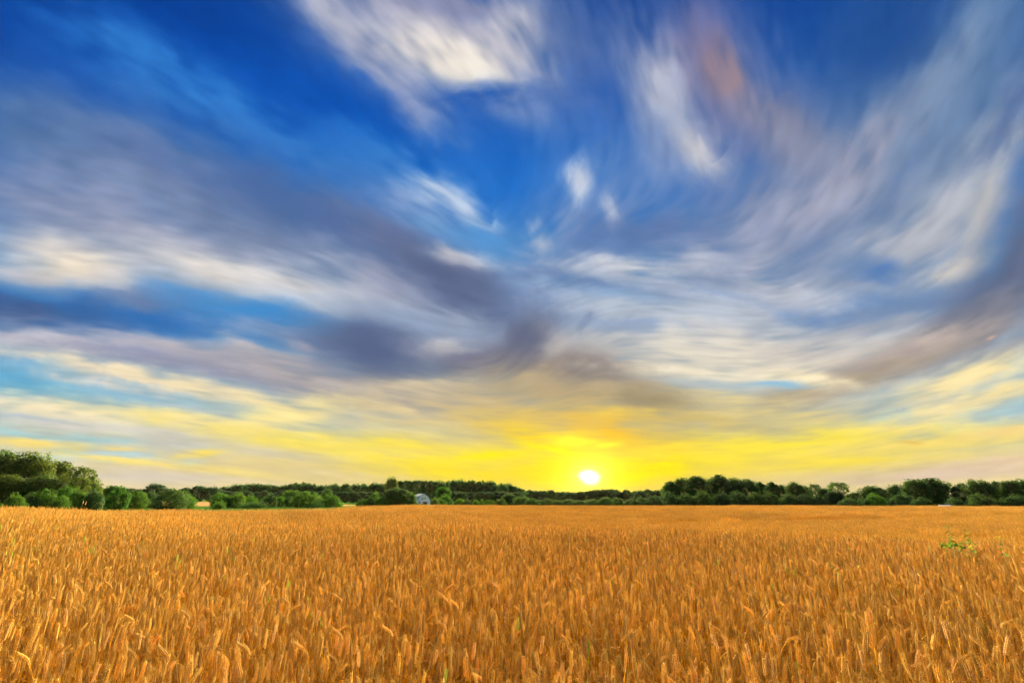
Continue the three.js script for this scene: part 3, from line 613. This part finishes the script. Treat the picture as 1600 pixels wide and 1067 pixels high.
function growTree(form, seed) {
  const f = FORMS[form], r = rng(seed), { h, w } = f, crown = new Geo(), wood = new Geo(), tips = [];
  const lobes = Array.from({ length: 7 }, () => [r() * 6.283, r() * 2 - 0.6, 0.66 + 0.64 * r()]);
  const reach = (dir, up) => { let k = 1; for (const [a, e, s] of lobes) k += (s - 1) * Math.max(0, Math.cos(dir - a)) ** 3 * Math.exp(-((up - e) ** 2) * 2); return k; };
  for (let k = 0; k < f.clumps; k++) {
    const up = 2 * (k + 0.5) / f.clumps - 1, dir = k * 2.39996 + r() * 0.7, ring = Math.sqrt(1 - up * up), inner = r() < 0.22 ? 0.45 + 0.3 * r() : 0.80 + 0.12 * r(), s = reach(dir, up) * inner;
    const mid = f.base + (1 - f.base) * f.bulge * 0.92, half = up > 0 ? 1 - f.clump * 0.5 * w / h - mid : mid - f.base - f.clump * 0.25 * w / h, squareness = up < 0 && f.base < 0.05 ? 0.55 : 1;
    const c = new THREE.Vector3(Math.cos(dir) * ring ** squareness * s * w * (0.5 - f.clump * 0.5), (mid + up * half * (up > 0 ? s * 0.35 + 0.65 * Math.min(1, s) : 1)) * h, Math.sin(dir) * ring ** squareness * s * w * (0.5 - f.clump * 0.5));
    const rad = f.clump * w * (0.52 + 0.86 * r()), tone = 0.72 + 0.56 * r(), warm = 0.9 + 0.25 * r();
    tips.push(c);
    for (let n = 0; n < f.leaves; n++) {
      const u = 2 * r() - 1, a = r() * 6.283, q = Math.sqrt(1 - u * u), d = new THREE.Vector3(q * Math.cos(a), u, q * Math.sin(a)), out = rad * (0.55 + 0.5 * r() ** 0.6 + (r() < 0.2 ? f.rag * 2.6 * r() : 0));
      const p = c.clone().add(d.clone().multiplyScalar(out).multiply(va.set(1, 0.82, 1)));
      if (p.y < 0.02) p.y = 0.02 + 0.1 * r();
      const nrm = d.clone().multiplyScalar(0.9).add(new THREE.Vector3(r() - 0.5, r() - 0.2, r() - 0.5).multiplyScalar(1.5)).normalize(), t = new THREE.Vector3(r() - 0.5, r() - 0.5, r() - 0.5).cross(nrm).normalize(), b = new THREE.Vector3().crossVectors(nrm, t), L = f.size * (0.6 + 0.8 * r()), W = L * (0.34 + 0.2 * r()), tn = tone * (0.8 + 0.4 * r());
      crown.color(tn * warm, tn, tn * (1.05 - 0.2 * r()));
      const i0 = crown.v(p.x - t.x * L, p.y - t.y * L, p.z - t.z * L), i1 = crown.v(p.x + b.x * W + nrm.x * W * 0.35, p.y + b.y * W + nrm.y * W * 0.35, p.z + b.z * W + nrm.z * W * 0.35), i2 = crown.v(p.x + t.x * L, p.y + t.y * L, p.z + t.z * L), i3 = crown.v(p.x - b.x * W + nrm.x * W * 0.35, p.y - b.y * W + nrm.y * W * 0.35, p.z - b.z * W + nrm.z * W * 0.35);
      crown.tri(i0, i1, i2); crown.tri(i0, i2, i3);
    }
  }
  // trunk and limbs that reach the clumps
  const lean = (r() - 0.5) * 0.05 * h, pts = [], rad = [], top = form === 'bush' || form === 'shrub' ? 0.5 : 0.86;
  for (let k = 0; k <= 6; k++) { const t = k / 6; pts.push(new THREE.Vector3(lean * t * t, -0.3 + (top * h + 0.3) * t, (r() - 0.5) * 0.04 * h * t)); rad.push(f.trunk * (1.15 - t * 1.02) * (k === 0 ? 1.35 : 1)); }
  wood.color(1, 1, 1); wood.tube(pts, rad, 7);
  for (let k = 0; k < tips.length; k += form === 'pine' ? 3 : 2) {
    const e = tips[k], t = clamp(e.y / h / top - 0.16 - 0.12 * r(), 0.06, 0.9), f6 = t * 6, i = f6 | 0, s = pts[i].clone().lerp(pts[Math.min(6, i + 1)], f6 - i), m = s.clone().lerp(e, 0.55); m.y += 0.06 * h * (r() - 0.3);
    wood.tube([s, m, e], [f.trunk * 0.34 * (1 - t * 0.6), f.trunk * 0.2 * (1 - t * 0.6), f.trunk * 0.06], 4, false);
  }
  return { crown: crown.done(), trunk: wood.done(), h, w };
}
const GROWN = {};
for (const [form, n] of [['broad', 5], ['tall', 4], ['bush', 6], ['shrub', 4], ['airy', 2], ['pine', 3], ['wood', 5]]) GROWN[form] = Array.from({ length: n }, (_, k) => growTree(form, 900 + k * 17 + form.length * 131));
const GREEN = {
  olive: [leafMaterial(0.108, 0.160, 0.020), leafMaterial(0.086, 0.150, 0.020)],
  fresh: [leafMaterial(0.078, 0.185, 0.016), leafMaterial(0.094, 0.200, 0.018), leafMaterial(0.060, 0.160, 0.016)],
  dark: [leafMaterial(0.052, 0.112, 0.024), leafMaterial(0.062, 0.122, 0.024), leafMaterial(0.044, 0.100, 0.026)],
  wood: [leafMaterial(0.054, 0.135, 0.034), leafMaterial(0.064, 0.142, 0.032), leafMaterial(0.048, 0.125, 0.034)],
  sage: [leafMaterial(0.078, 0.138, 0.024), leafMaterial(0.068, 0.134, 0.024)],
};
const treeRng = rng(4242);
function plant(form, green, px, topRow, widthPx, dist, label, category, group, name) {
  const at = place(px, dist), s = METRES(px, dist), pool = GROWN[form], src = pool[(treeRng() * pool.length) | 0], mats = GREEN[green];
  // the height that lifts its top to that row of the view
  const d = bearing(px, topRow), h = Math.max(1.2, EYE + d.y / Math.hypot(d.x, d.z) * dist - at.y), w = widthPx * s;
  const t = thing(name ?? (form === 'bush' || form === 'shrub' ? 'bush' : form === 'pine' ? 'pine_tree' : 'leafy_tree'), label, category, group);
  t.position.copy(at); t.rotation.y = treeRng() * 6.283; t.scale.set(w / src.w, h / src.h, w / src.w);
  mesh('trunk', src.trunk, form === 'pine' ? PALEBARK : BARK, t); mesh('crown', src.crown, mats[(treeRng() * mats.length) | 0], t);
  return t;
}
const NTH = ['first', 'second', 'third', 'fourth', 'fifth', 'sixth', 'seventh', 'eighth', 'ninth', 'tenth', 'eleventh', 'twelfth', 'thirteenth', 'fourteenth', 'fifteenth', 'sixteenth', 'seventeenth', 'eighteenth', 'nineteenth', 'twentieth'];
function row(list, dist, what, category, group) {                      // [form, green, x, top, width, distance offset]
  list.forEach(([form, green, px, top, w, off = 0], k) => plant(form, green, px, top, w, dist + off, `${NTH[k]} from the left of the ${what}`, category, group));
}
// tall trees at the left edge, bushes under them
plant('broad', 'olive', -14, 700, 58, 108, 'tall dark olive tree cut off by the left edge of the picture', 'tree', 'tall trees at the left edge');
plant('broad', 'olive', 36, 704, 66, 106, 'tallest spreading olive-green tree near the left edge', 'tree', 'tall trees at the left edge');
plant('tall', 'olive', 76, 717, 44, 112, 'tall olive tree right behind the tallest tree at left', 'tree', 'tall trees at the left edge');
plant('broad', 'olive', 62, 742, 60, 100, 'lower yellowish-green tree in front of the tall left trees', 'tree', 'tall trees at the left edge');
plant('broad', 'olive', 8, 738, 50, 100, 'lower dark olive tree filling the left edge under the tall ones', 'tree', 'tall trees at the left edge');
plant('airy', 'olive', 118, 725, 44, 100, 'airy olive tree with feathery top standing right of the tall group', 'tree', 'tall trees at the left edge');
plant('broad', 'olive', 128, 742, 46, 104, 'rounded olive tree under the airy one, right end of the tall group', 'tree', 'tall trees at the left edge');
row([['bush', 'fresh', -4, 784, 26], ['bush', 'fresh', 25, 770, 30, -4], ['bush', 'dark', 47, 769, 24], ['bush', 'fresh', 69, 762, 34], ['bush', 'fresh', 93, 773, 30, -6], ['bush', 'fresh', 100, 759, 26, 4], ['bush', 'fresh', 120, 762, 30], ['bush', 'dark', 146, 762, 28]], 78, 'low bushes under the tall left trees', 'bush', 'bushes under the left trees');
row([['tall', 'fresh', 172, 757, 22, 30], ['bush', 'fresh', 184, 758, 34], ['bush', 'fresh', 212, 766, 36, 10], ['bush', 'dark', 232, 768, 24, 20]], 85, 'hedge trees left of the big round bush', 'tree', 'hedge trees');
row([['wood', 'wood', 163, 762, 26], ['wood', 'wood', 196, 763, 30], ['wood', 'wood', 218, 763, 26], ['wood', 'wood', 240, 756, 30], ['wood', 'wood', 262, 764, 22], ['wood', 'wood', 286, 762, 26], ['wood', 'wood', 308, 758, 26], ['wood', 'wood', 328, 760, 24]], 330, 'distant blue-green trees behind the left hedge', 'tree', 'distant trees behind the hedge');
plant('bush', 'dark', 266, 763, 50, 68, 'big dark round bush standing alone at the field edge', 'bush', 'bushes at the field edge');
plant('bush', 'fresh', 291, 768, 34, 72, 'lighter bush touching the right side of the big dark round bush', 'bush', 'bushes at the field edge');
// bushes along the green strip
row([['bush', 'fresh', 346, 770, 34], ['shrub', 'fresh', 343, 782, 20, -12], ['bush', 'fresh', 368, 769, 28], ['shrub', 'fresh', 391, 774, 22, 6], ['shrub', 'fresh', 396, 783, 44, -6], ['bush', 'dark', 422, 771, 21], ['bush', 'fresh', 412, 777, 22, 14], ['bush', 'fresh', 437, 774, 16, 8], ['bush', 'dark', 450, 774, 20, 10], ['broad', 'fresh', 456, 765, 34, 20], ['bush', 'fresh', 477, 766, 46], ['shrub', 'fresh', 492, 784, 30, -4], ['bush', 'dark', 509, 763, 24, 22], ['bush', 'fresh', 498, 774, 18, 10], ['bush', 'fresh', 517, 771, 36]], 98, 'rounded green bushes along the grass strip', 'bush', 'bushes along the grass strip');
row([['bush', 'fresh', 567, 779, 22], ['bush', 'fresh', 584, 768, 20, 8], ['bush', 'dark', 579, 775, 14], ['bush', 'fresh', 596, 776, 22], ['broad', 'sage', 619, 761, 46, 4], ['bush', 'sage', 641, 767, 22, 6]], 112, 'bushes close left of the white barn', 'bush', 'bushes left of the barn');
row([['shrub', 'sage', 650, 784, 10, 0], ['shrub', 'sage', 679, 777, 14, -10], ['shrub', 'fresh', 660, 788, 16, -6], ['bush', 'sage', 684, 778, 14], ['bush', 'fresh', 696, 772, 24, 10], ['bush', 'fresh', 690, 780, 18, -4], ['broad', 'fresh', 692, 759, 26, 60], ['bush', 'fresh', 719, 778, 18], ['bush', 'dark', 730, 780, 16, -6], ['bush', 'fresh', 743, 780, 12, 6], ['bush', 'fresh', 752, 780, 10], ['bush', 'fresh', 762, 780, 10], ['bush', 'fresh', 770, 781, 9], ['bush', 'sage', 782, 778, 20], ['broad', 'sage', 797, 771, 30, 20], ['bush', 'sage', 815, 774, 30], ['bush', 'sage', 832, 778, 26, -10]], 150, 'bushes around and right of the white barn', 'bush', 'bushes right of the barn');
// the far wood
{
  const outline = [[335, 762], [350, 758], [375, 755], [400, 754], [425, 757], [440, 757], [470, 753], [500, 755], [525, 754], [550, 755], [580, 754], [600, 755], [650, 752], [690, 748], [715, 747], [740, 750], [755, 751], [780, 756], [797, 753], [812, 760], [822, 766], [850, 765], [880, 767], [905, 768], [950, 763], [975, 766], [1000, 765], [1040, 763]];
  const g = 'trees of the far wood';
  for (let px = 338; px < 1046; px += 7.5) {
    if (px > 612 && px < 676) continue;
    const low = px > 815, j = treeRng();
    plant('wood', 'wood', px + (j - 0.5) * 6, interp(outline, px) + (treeRng() - 0.35) * 4, 15 + 8 * treeRng(), (low ? 470 : 400) + 30 * j, low ? 'small distant tree in the low wood below and beside the sun' : 'dark tree in the long unbroken wood behind the hedge bushes', 'tree', low ? 'distant trees under the sun' : g);
  }
  for (let px = 345; px < 815; px += 13) {
    if (px > 615 && px < 690) continue;
    plant('wood', 'wood', px + (treeRng() - 0.5) * 6, 766 + 4 * treeRng(), 17 + 6 * treeRng(), 365 + 20 * treeRng(), 'dark tree in the long unbroken wood behind the hedge bushes', 'tree', g);
  }
  for (let px = 606; px < 692; px += 8) plant('wood', 'wood', px, 757 + 3 * treeRng(), 18, 440 + 20 * treeRng(), 'dark tree in the long unbroken wood behind the hedge bushes', 'tree', g);
  plant('broad', 'olive', 610, 744, 24, 380, 'lone round tree rising above the far wood left of the barn', 'tree');
  for (let px = 622; px < 680; px += 5.2) plant('pine', 'wood', px + (treeRng() - 0.5) * 2, 751 + (treeRng() - 0.5) * 3, 9 + 3 * treeRng(), 395 + 30 * treeRng(), 'slender pine with a bare pale trunk above the white barn', 'tree', 'pines with bare trunks behind the barn');
}
row([['bush', 'sage', 842, 780, 22], ['bush', 'sage', 856, 778, 24, 8], ['bush', 'sage', 872, 781, 20], ['bush', 'sage', 888, 779, 24, 6], ['bush', 'sage', 906, 781, 24], ['bush', 'sage', 926, 779, 26, 8], ['bush', 'sage', 946, 776, 26], ['bush', 'sage', 966, 777, 26, 10], ['bush', 'sage', 986, 779, 26], ['bush', 'dark', 1004, 776, 26, 6], ['bush', 'dark', 1022, 774, 28], ['bush', 'dark', 1038, 772, 26, 4]], 185, 'low hedge bushes at the field edge under the sun', 'bush', 'hedge under the sun');
// right: the dark clump, then the row to the edge
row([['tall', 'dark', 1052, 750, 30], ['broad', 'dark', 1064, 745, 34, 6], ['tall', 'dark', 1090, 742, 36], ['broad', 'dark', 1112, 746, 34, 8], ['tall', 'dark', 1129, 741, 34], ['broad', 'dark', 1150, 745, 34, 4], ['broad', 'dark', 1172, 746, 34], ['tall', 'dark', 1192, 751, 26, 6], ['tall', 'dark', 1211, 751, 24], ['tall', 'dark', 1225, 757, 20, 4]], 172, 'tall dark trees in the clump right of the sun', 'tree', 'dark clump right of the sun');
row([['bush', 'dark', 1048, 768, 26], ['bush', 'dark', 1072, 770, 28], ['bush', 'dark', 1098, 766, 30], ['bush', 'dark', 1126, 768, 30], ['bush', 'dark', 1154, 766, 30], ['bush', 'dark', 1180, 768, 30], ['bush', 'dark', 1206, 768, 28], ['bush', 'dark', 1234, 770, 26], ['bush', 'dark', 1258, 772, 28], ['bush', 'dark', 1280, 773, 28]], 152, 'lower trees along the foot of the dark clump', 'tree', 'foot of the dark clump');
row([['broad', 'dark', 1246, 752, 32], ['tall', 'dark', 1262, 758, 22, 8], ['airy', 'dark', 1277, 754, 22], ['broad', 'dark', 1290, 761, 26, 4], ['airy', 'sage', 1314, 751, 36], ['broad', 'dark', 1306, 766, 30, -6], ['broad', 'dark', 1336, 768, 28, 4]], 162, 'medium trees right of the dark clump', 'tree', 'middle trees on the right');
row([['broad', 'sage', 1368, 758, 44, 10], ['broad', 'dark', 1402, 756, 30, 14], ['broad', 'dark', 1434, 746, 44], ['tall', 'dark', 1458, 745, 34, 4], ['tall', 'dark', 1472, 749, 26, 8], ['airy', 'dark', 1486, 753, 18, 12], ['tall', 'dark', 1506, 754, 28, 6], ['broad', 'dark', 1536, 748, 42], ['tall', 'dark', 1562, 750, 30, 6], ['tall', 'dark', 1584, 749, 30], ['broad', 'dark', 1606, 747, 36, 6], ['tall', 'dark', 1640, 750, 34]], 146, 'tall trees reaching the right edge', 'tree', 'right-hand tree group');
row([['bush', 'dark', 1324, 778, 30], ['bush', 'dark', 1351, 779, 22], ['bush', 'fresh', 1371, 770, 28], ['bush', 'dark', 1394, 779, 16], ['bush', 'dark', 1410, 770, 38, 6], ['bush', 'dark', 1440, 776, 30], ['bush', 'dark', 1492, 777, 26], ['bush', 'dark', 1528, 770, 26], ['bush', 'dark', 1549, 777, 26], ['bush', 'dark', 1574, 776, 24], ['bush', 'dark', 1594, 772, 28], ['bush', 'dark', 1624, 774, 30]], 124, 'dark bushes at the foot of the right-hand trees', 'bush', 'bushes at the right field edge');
console.log('trees done');
// ---------------------------------------------------------------- barn
function shapeFromPoints(p) { const s = new THREE.Shape(); p.forEach(([x, y], i) => i ? s.lineTo(x, y) : s.moveTo(x, y)); s.closePath(); return s; }
const paint = (r, g, b, rough = 0.6, metal = 0) => new THREE.MeshStandardMaterial({ color: new THREE.Color().setRGB(r, g, b), roughness: rough, metalness: metal });
{
  const at = place(662, 300), W = 7.4, H = 6.9, LEN = 13;
  const barn = thing('barn', 'white gambrel-roofed barn half hidden among bushes below the pines', 'barn');
  barn.position.set(at.x, at.y - 0.15, at.z); barn.rotation.y = 0.42;
  const gable = [[-W / 2, 0], [W / 2, 0], [W / 2, 0.50 * H], [0.30 * W, 0.80 * H], [0, H], [-0.30 * W, 0.80 * H], [-W / 2, 0.50 * H]];
  const body = new THREE.ExtrudeGeometry(shapeFromPoints(gable), { depth: LEN, bevelEnabled: false }).translate(0, 0, -LEN);
  const wall = mesh('wall', body, paint(0.82, 0.88, 0.95, 0.8), barn);
  for (const x of [-3.4, -2.4, -1.4, -0.4, 0.6, 1.6, 2.6]) mesh('board', new THREE.BoxGeometry(0.05, 3.3, 0.04).translate(x, 1.7, 0.02), paint(0.78, 0.84, 0.91, 0.8), wall);
  const prof = gable.slice(2), outer = prof.map(([x, y]) => [x * 1.07 + 0, y + 0.10]), rim = outer.map(([x, y]) => [x * 1.02, y + 0.16]);
  outer[0][1] -= 0.28; outer[4][1] -= 0.28; rim[0][1] -= 0.28; rim[4][1] -= 0.28;
  const roof = mesh('roof', new THREE.ExtrudeGeometry(shapeFromPoints([...outer, ...rim.reverse()]), { depth: LEN + 0.7, bevelEnabled: false }).translate(0, 0, -LEN - 0.35), paint(0.16, 0.30, 0.34, 0.9), barn);
  mesh('ridge_cap', new THREE.BoxGeometry(0.4, 0.12, LEN + 0.72).translate(0, H + 0.27, -LEN / 2), paint(0.2, 0.34, 0.36, 0.5), roof);
  const door = mesh('door', new THREE.BoxGeometry(2.3, 2.6, 0.12).translate(0.75, 1.3, 0.07), paint(0.16, 0.025, 0.02, 0.8), barn);
  mesh('frame', new THREE.BoxGeometry(2.6, 0.16, 0.16).translate(0.75, 2.7, 0.08), paint(0.75, 0.76, 0.82), door);
  const win = (x, y, w, h, label) => { const o = mesh('window', new THREE.BoxGeometry(w + 0.16, h + 0.16, 0.08).translate(x, y, 0.05), paint(0.6, 0.62, 0.68), barn); mesh('pane', new THREE.BoxGeometry(w, h, 0.04).translate(x, y, 0.09), new THREE.MeshStandardMaterial({ color: new THREE.Color().setRGB(0.03, 0.05, 0.07), roughness: 0.15 }), o); if (label) o.userData.label = label; };
  win(-0.75, 4.3, 0.6, 0.75); win(-2.4, 2.3, 0.8, 0.7); win(0.6, 4.5, 0.5, 0.6);
  shade(barn);
}
{ // small pale box
  const at = place(706.5, 205), s = METRES(706.5, 205), t = thing('utility_box', 'small white box standing among the bushes right of the barn', 'box');
  t.position.copy(at); t.rotation.y = 0.3;
  const d = bearing(706.5, 784.4), top = EYE + d.y / Math.hypot(d.x, d.z) * 205 - at.y, w = 3.4 * s;
  mesh('body', new THREE.BoxGeometry(w, top - 0.1, w * 0.7).translate(0, (top - 0.1) / 2, 0), paint(0.8, 0.82, 0.86, 0.5), t);
  mesh('lid', new THREE.BoxGeometry(w * 1.12, 0.1, w * 0.82).translate(0, top - 0.05, 0), paint(0.72, 0.74, 0.8, 0.5), t);
}
{ // low pale roof behind the right-hand field edge
  const r = 112, at = place(1475, r), s = METRES(1475, r), d = bearing(1475, 788.8), top = EYE + d.y / Math.hypot(d.x, d.z) * r - at.y, w = 15 * s, t = thing('field_shed', 'low shed with a pale metal roof just above the wheat at right', 'shed');
  t.position.copy(at); t.rotation.y = -0.62;
  mesh('wall', new THREE.BoxGeometry(w * 0.94, top - 0.3, 1.6).translate(0, (top - 0.3) / 2, 0), paint(0.2, 0.2, 0.2, 0.8), t);
  mesh('roof', new THREE.ExtrudeGeometry(shapeFromPoints([[-1, top - 0.3], [1, top - 0.3], [1, top - 0.24], [0.15, top], [-0.15, top], [-1, top - 0.24]]), { depth: w, bevelEnabled: false }).rotateY(Math.PI / 2).translate(-w / 2, 0, 0), paint(0.34, 0.40, 0.48, 0.7), t);
  mesh('door', new THREE.BoxGeometry(0.7, Math.max(0.5, top - 0.5), 0.05).translate(0, Math.max(0.5, top - 0.5) / 2, 0.83), paint(0.12, 0.12, 0.12), t);
}
// ---------------------------------------------------------------- green grass strip beyond the field
{
  const r = rng(88), tuft = (seed) => { const q = rng(seed), g = new Geo(); for (let k = 0; k < 26; k++) { const a = q() * 6.283, d = 0.22 * Math.sqrt(q()), n = 0.75 + 0.5 * q(); g.color(n * (0.9 + 0.3 * q()), n, n); leafBlade(g, new THREE.Vector3(Math.cos(a) * d, 0, Math.sin(a) * d), q() * 6.283, 0.35 + 0.35 * q(), 0.014, 0.5 + 0.9 * q(), 3, q); } return g.done(); };
  const kinds = [tuft(1), tuft(2), tuft(3)], grass = new THREE.Group(); grass.name = 'grass'; tag(grass, 'bright green grass strip between the wheat and the bushes', 'grass', null, 'stuff'); scene.add(grass);
  const mat = leafMaterial(0.075, 0.22, 0.018), m = new THREE.Matrix4(), q = new THREE.Quaternion(), e = new THREE.Euler();
  kinds.forEach((g) => {
    const list = [];
    for (let k = 0; k < 5200; k++) { const px = -60 + 930 * r(), d = 40 + 85 * Math.sqrt(r()), at = place(px, d); if (!inField(at.x, at.z) && d < (px > 330 && px < 620 ? 96 : 76) + 30 * r()) list.push(at); }
    const im = new THREE.InstancedMesh(g, mat, list.length); im.name = 'tufts'; im.userData.kind = 'stuff'; im.castShadow = im.receiveShadow = true;
    list.forEach((at, i) => { const s = 0.8 + 0.8 * r(); im.setMatrixAt(i, m.compose(at, q.setFromEuler(e.set(0, r() * 6.283, 0)), new THREE.Vector3(s * 1.3, s, s * 1.3))); });
    grass.add(im);
  });
}
// ---------------------------------------------------------------- weeds in the wheat
function weed(px, dist, topRow, spreadPx, label, seed, branches) {
  const r = rng(seed), side = bearing(px, topRow + 12), at = new THREE.Vector3(side.x, 0, side.z).setLength(dist), s = METRES(px, dist), d = bearing(px, topRow); at.y = landAt(at.x, at.z);
  const h = EYE + d.y / Math.hypot(d.x, d.z) * dist - at.y, w = spreadPx * s / 2, t = thing('weed_plant', label, 'weed', 'green weeds standing in the wheat');
  t.position.copy(at);
  const stemM = new THREE.MeshStandardMaterial({ color: new THREE.Color().setRGB(0.16, 0.22, 0.04), roughness: 0.8 }), leafM = leafMaterial(0.12, 0.20, 0.02);
  for (let b = 0; b < branches; b++) {
    const a = branches > 1 ? -1 + 2 * b / (branches - 1) : 0.2, end = new THREE.Vector3(a * w * 0.75, h * (b === (branches >> 1) ? 1 : 0.9 - 0.12 * r() - 0.05 * Math.abs(a)), (r() - 0.5) * w), pts = [new THREE.Vector3(0, 0, 0), new THREE.Vector3(a * w * 0.15, h * 0.5, 0), new THREE.Vector3(a * w * 0.5, h * 0.78, end.z * 0.5), end];
    const g = new Geo(); g.color(1, 1, 1); g.tube(pts, [0.006, 0.005, 0.004, 0.002], 5); const stem = mesh('stem', g.done(), stemM, t);
    const curve = new THREE.CatmullRomCurve3(pts);
    for (let k = 0; k < 11; k++) {
      const p = curve.getPoint(0.62 + 0.37 * k / 10), q = new Geo(), dir = (k % 2 ? 0 : Math.PI) + (r() - 0.5) * 1.6, L = 0.042 + 0.028 * r(), W = 0.011 + 0.008 * r(), up = -0.9 + 2.0 * r(), roll = (r() - 0.5) * 2.6, n = 0.7 + 0.6 * r();
      q.color(n * (0.8 + 0.9 * (k > 5)), n, n);
      const c = Math.cos(dir), z = Math.sin(dir), cr = Math.cos(roll), sr = Math.sin(roll), v = (u, x, y) => q.v(p.x + c * u - z * x * cr, p.y + u * up - u * u * 2.5 + y + x * sr, p.z + z * u + c * x * cr);
      const a0 = v(0, 0, 0), a1 = v(L * 0.4, W, 0.012), a2 = v(L * 0.75, W * 0.8, 0.008), a3 = v(L, 0, 0), a4 = v(L * 0.75, -W * 0.8, 0.008), a5 = v(L * 0.4, -W, 0.012), m0 = v(L * 0.45, 0, -0.002), m1 = v(L * 0.75, 0, -0.001);
      q.tri(a0, a1, m0); q.quad(a1, a2, m1, m0); q.tri(a2, a3, m1); q.tri(m1, a3, a4); q.quad(m0, m1, a4, a5); q.tri(a0, m0, a5);
      mesh('leaf', q.done(), leafM, stem);
    }
  }
}
weed(1484, 10.6, 822, 42, 'largest green weed, branching above the wheat on the right', 11, 5);
weed(1508, 10.3, 828, 14, 'slim green weed just right of the largest branching one', 12, 2);
weed(1518, 9.9, 845, 10, 'short dark green weed, third of the cluster in the right wheat', 13, 2);
weed(1567, 9.6, 842, 8, 'faint lone green weed closest to the right edge', 14, 1);
// two tall pale grasses at the left edge of the crop
for (const [px, top, label] of [[129.5, 780.5, 'taller left one of two pale grass stalks against the left bushes'], [134, 782, 'right one of two pale grass stalks against the left bushes']]) {
  const dist = 19, at = place(px, dist), d = bearing(px, top), h = EYE + d.y / Math.hypot(d.x, d.z) * dist - at.y, t = thing('grass_stalk', label, 'grass stalk', 'tall pale grass stalks'), g = new Geo(), e = new Geo();
  t.position.copy(at); g.color(0.8, 0.6, 0.2); g.tube([new THREE.Vector3(), new THREE.Vector3(0.01, h * 0.5, 0), new THREE.Vector3(0.015, h * 0.88, 0.01)], [0.004, 0.0035, 0.003], 4); e.color(0.85, 0.66, 0.26);
  e.tube([0, 0.03, 0.07, 0.11].map((k) => new THREE.Vector3(0.015 + k * 0.05, h - 0.12 + k, 0.01)), [0.003, 0.008, 0.006, 0.002], 6); mesh('stem', g.done(), WHEAT, t); mesh('seed_head', e.done(), WHEAT, t);
}
// thin evening haze over the land
scene.fog = new THREE.FogExp2(new THREE.Color().setRGB(1.0, 0.80, 0.52), 0.00002);
scene.updateMatrixWorld(true);
renderer.render(scene, camera);
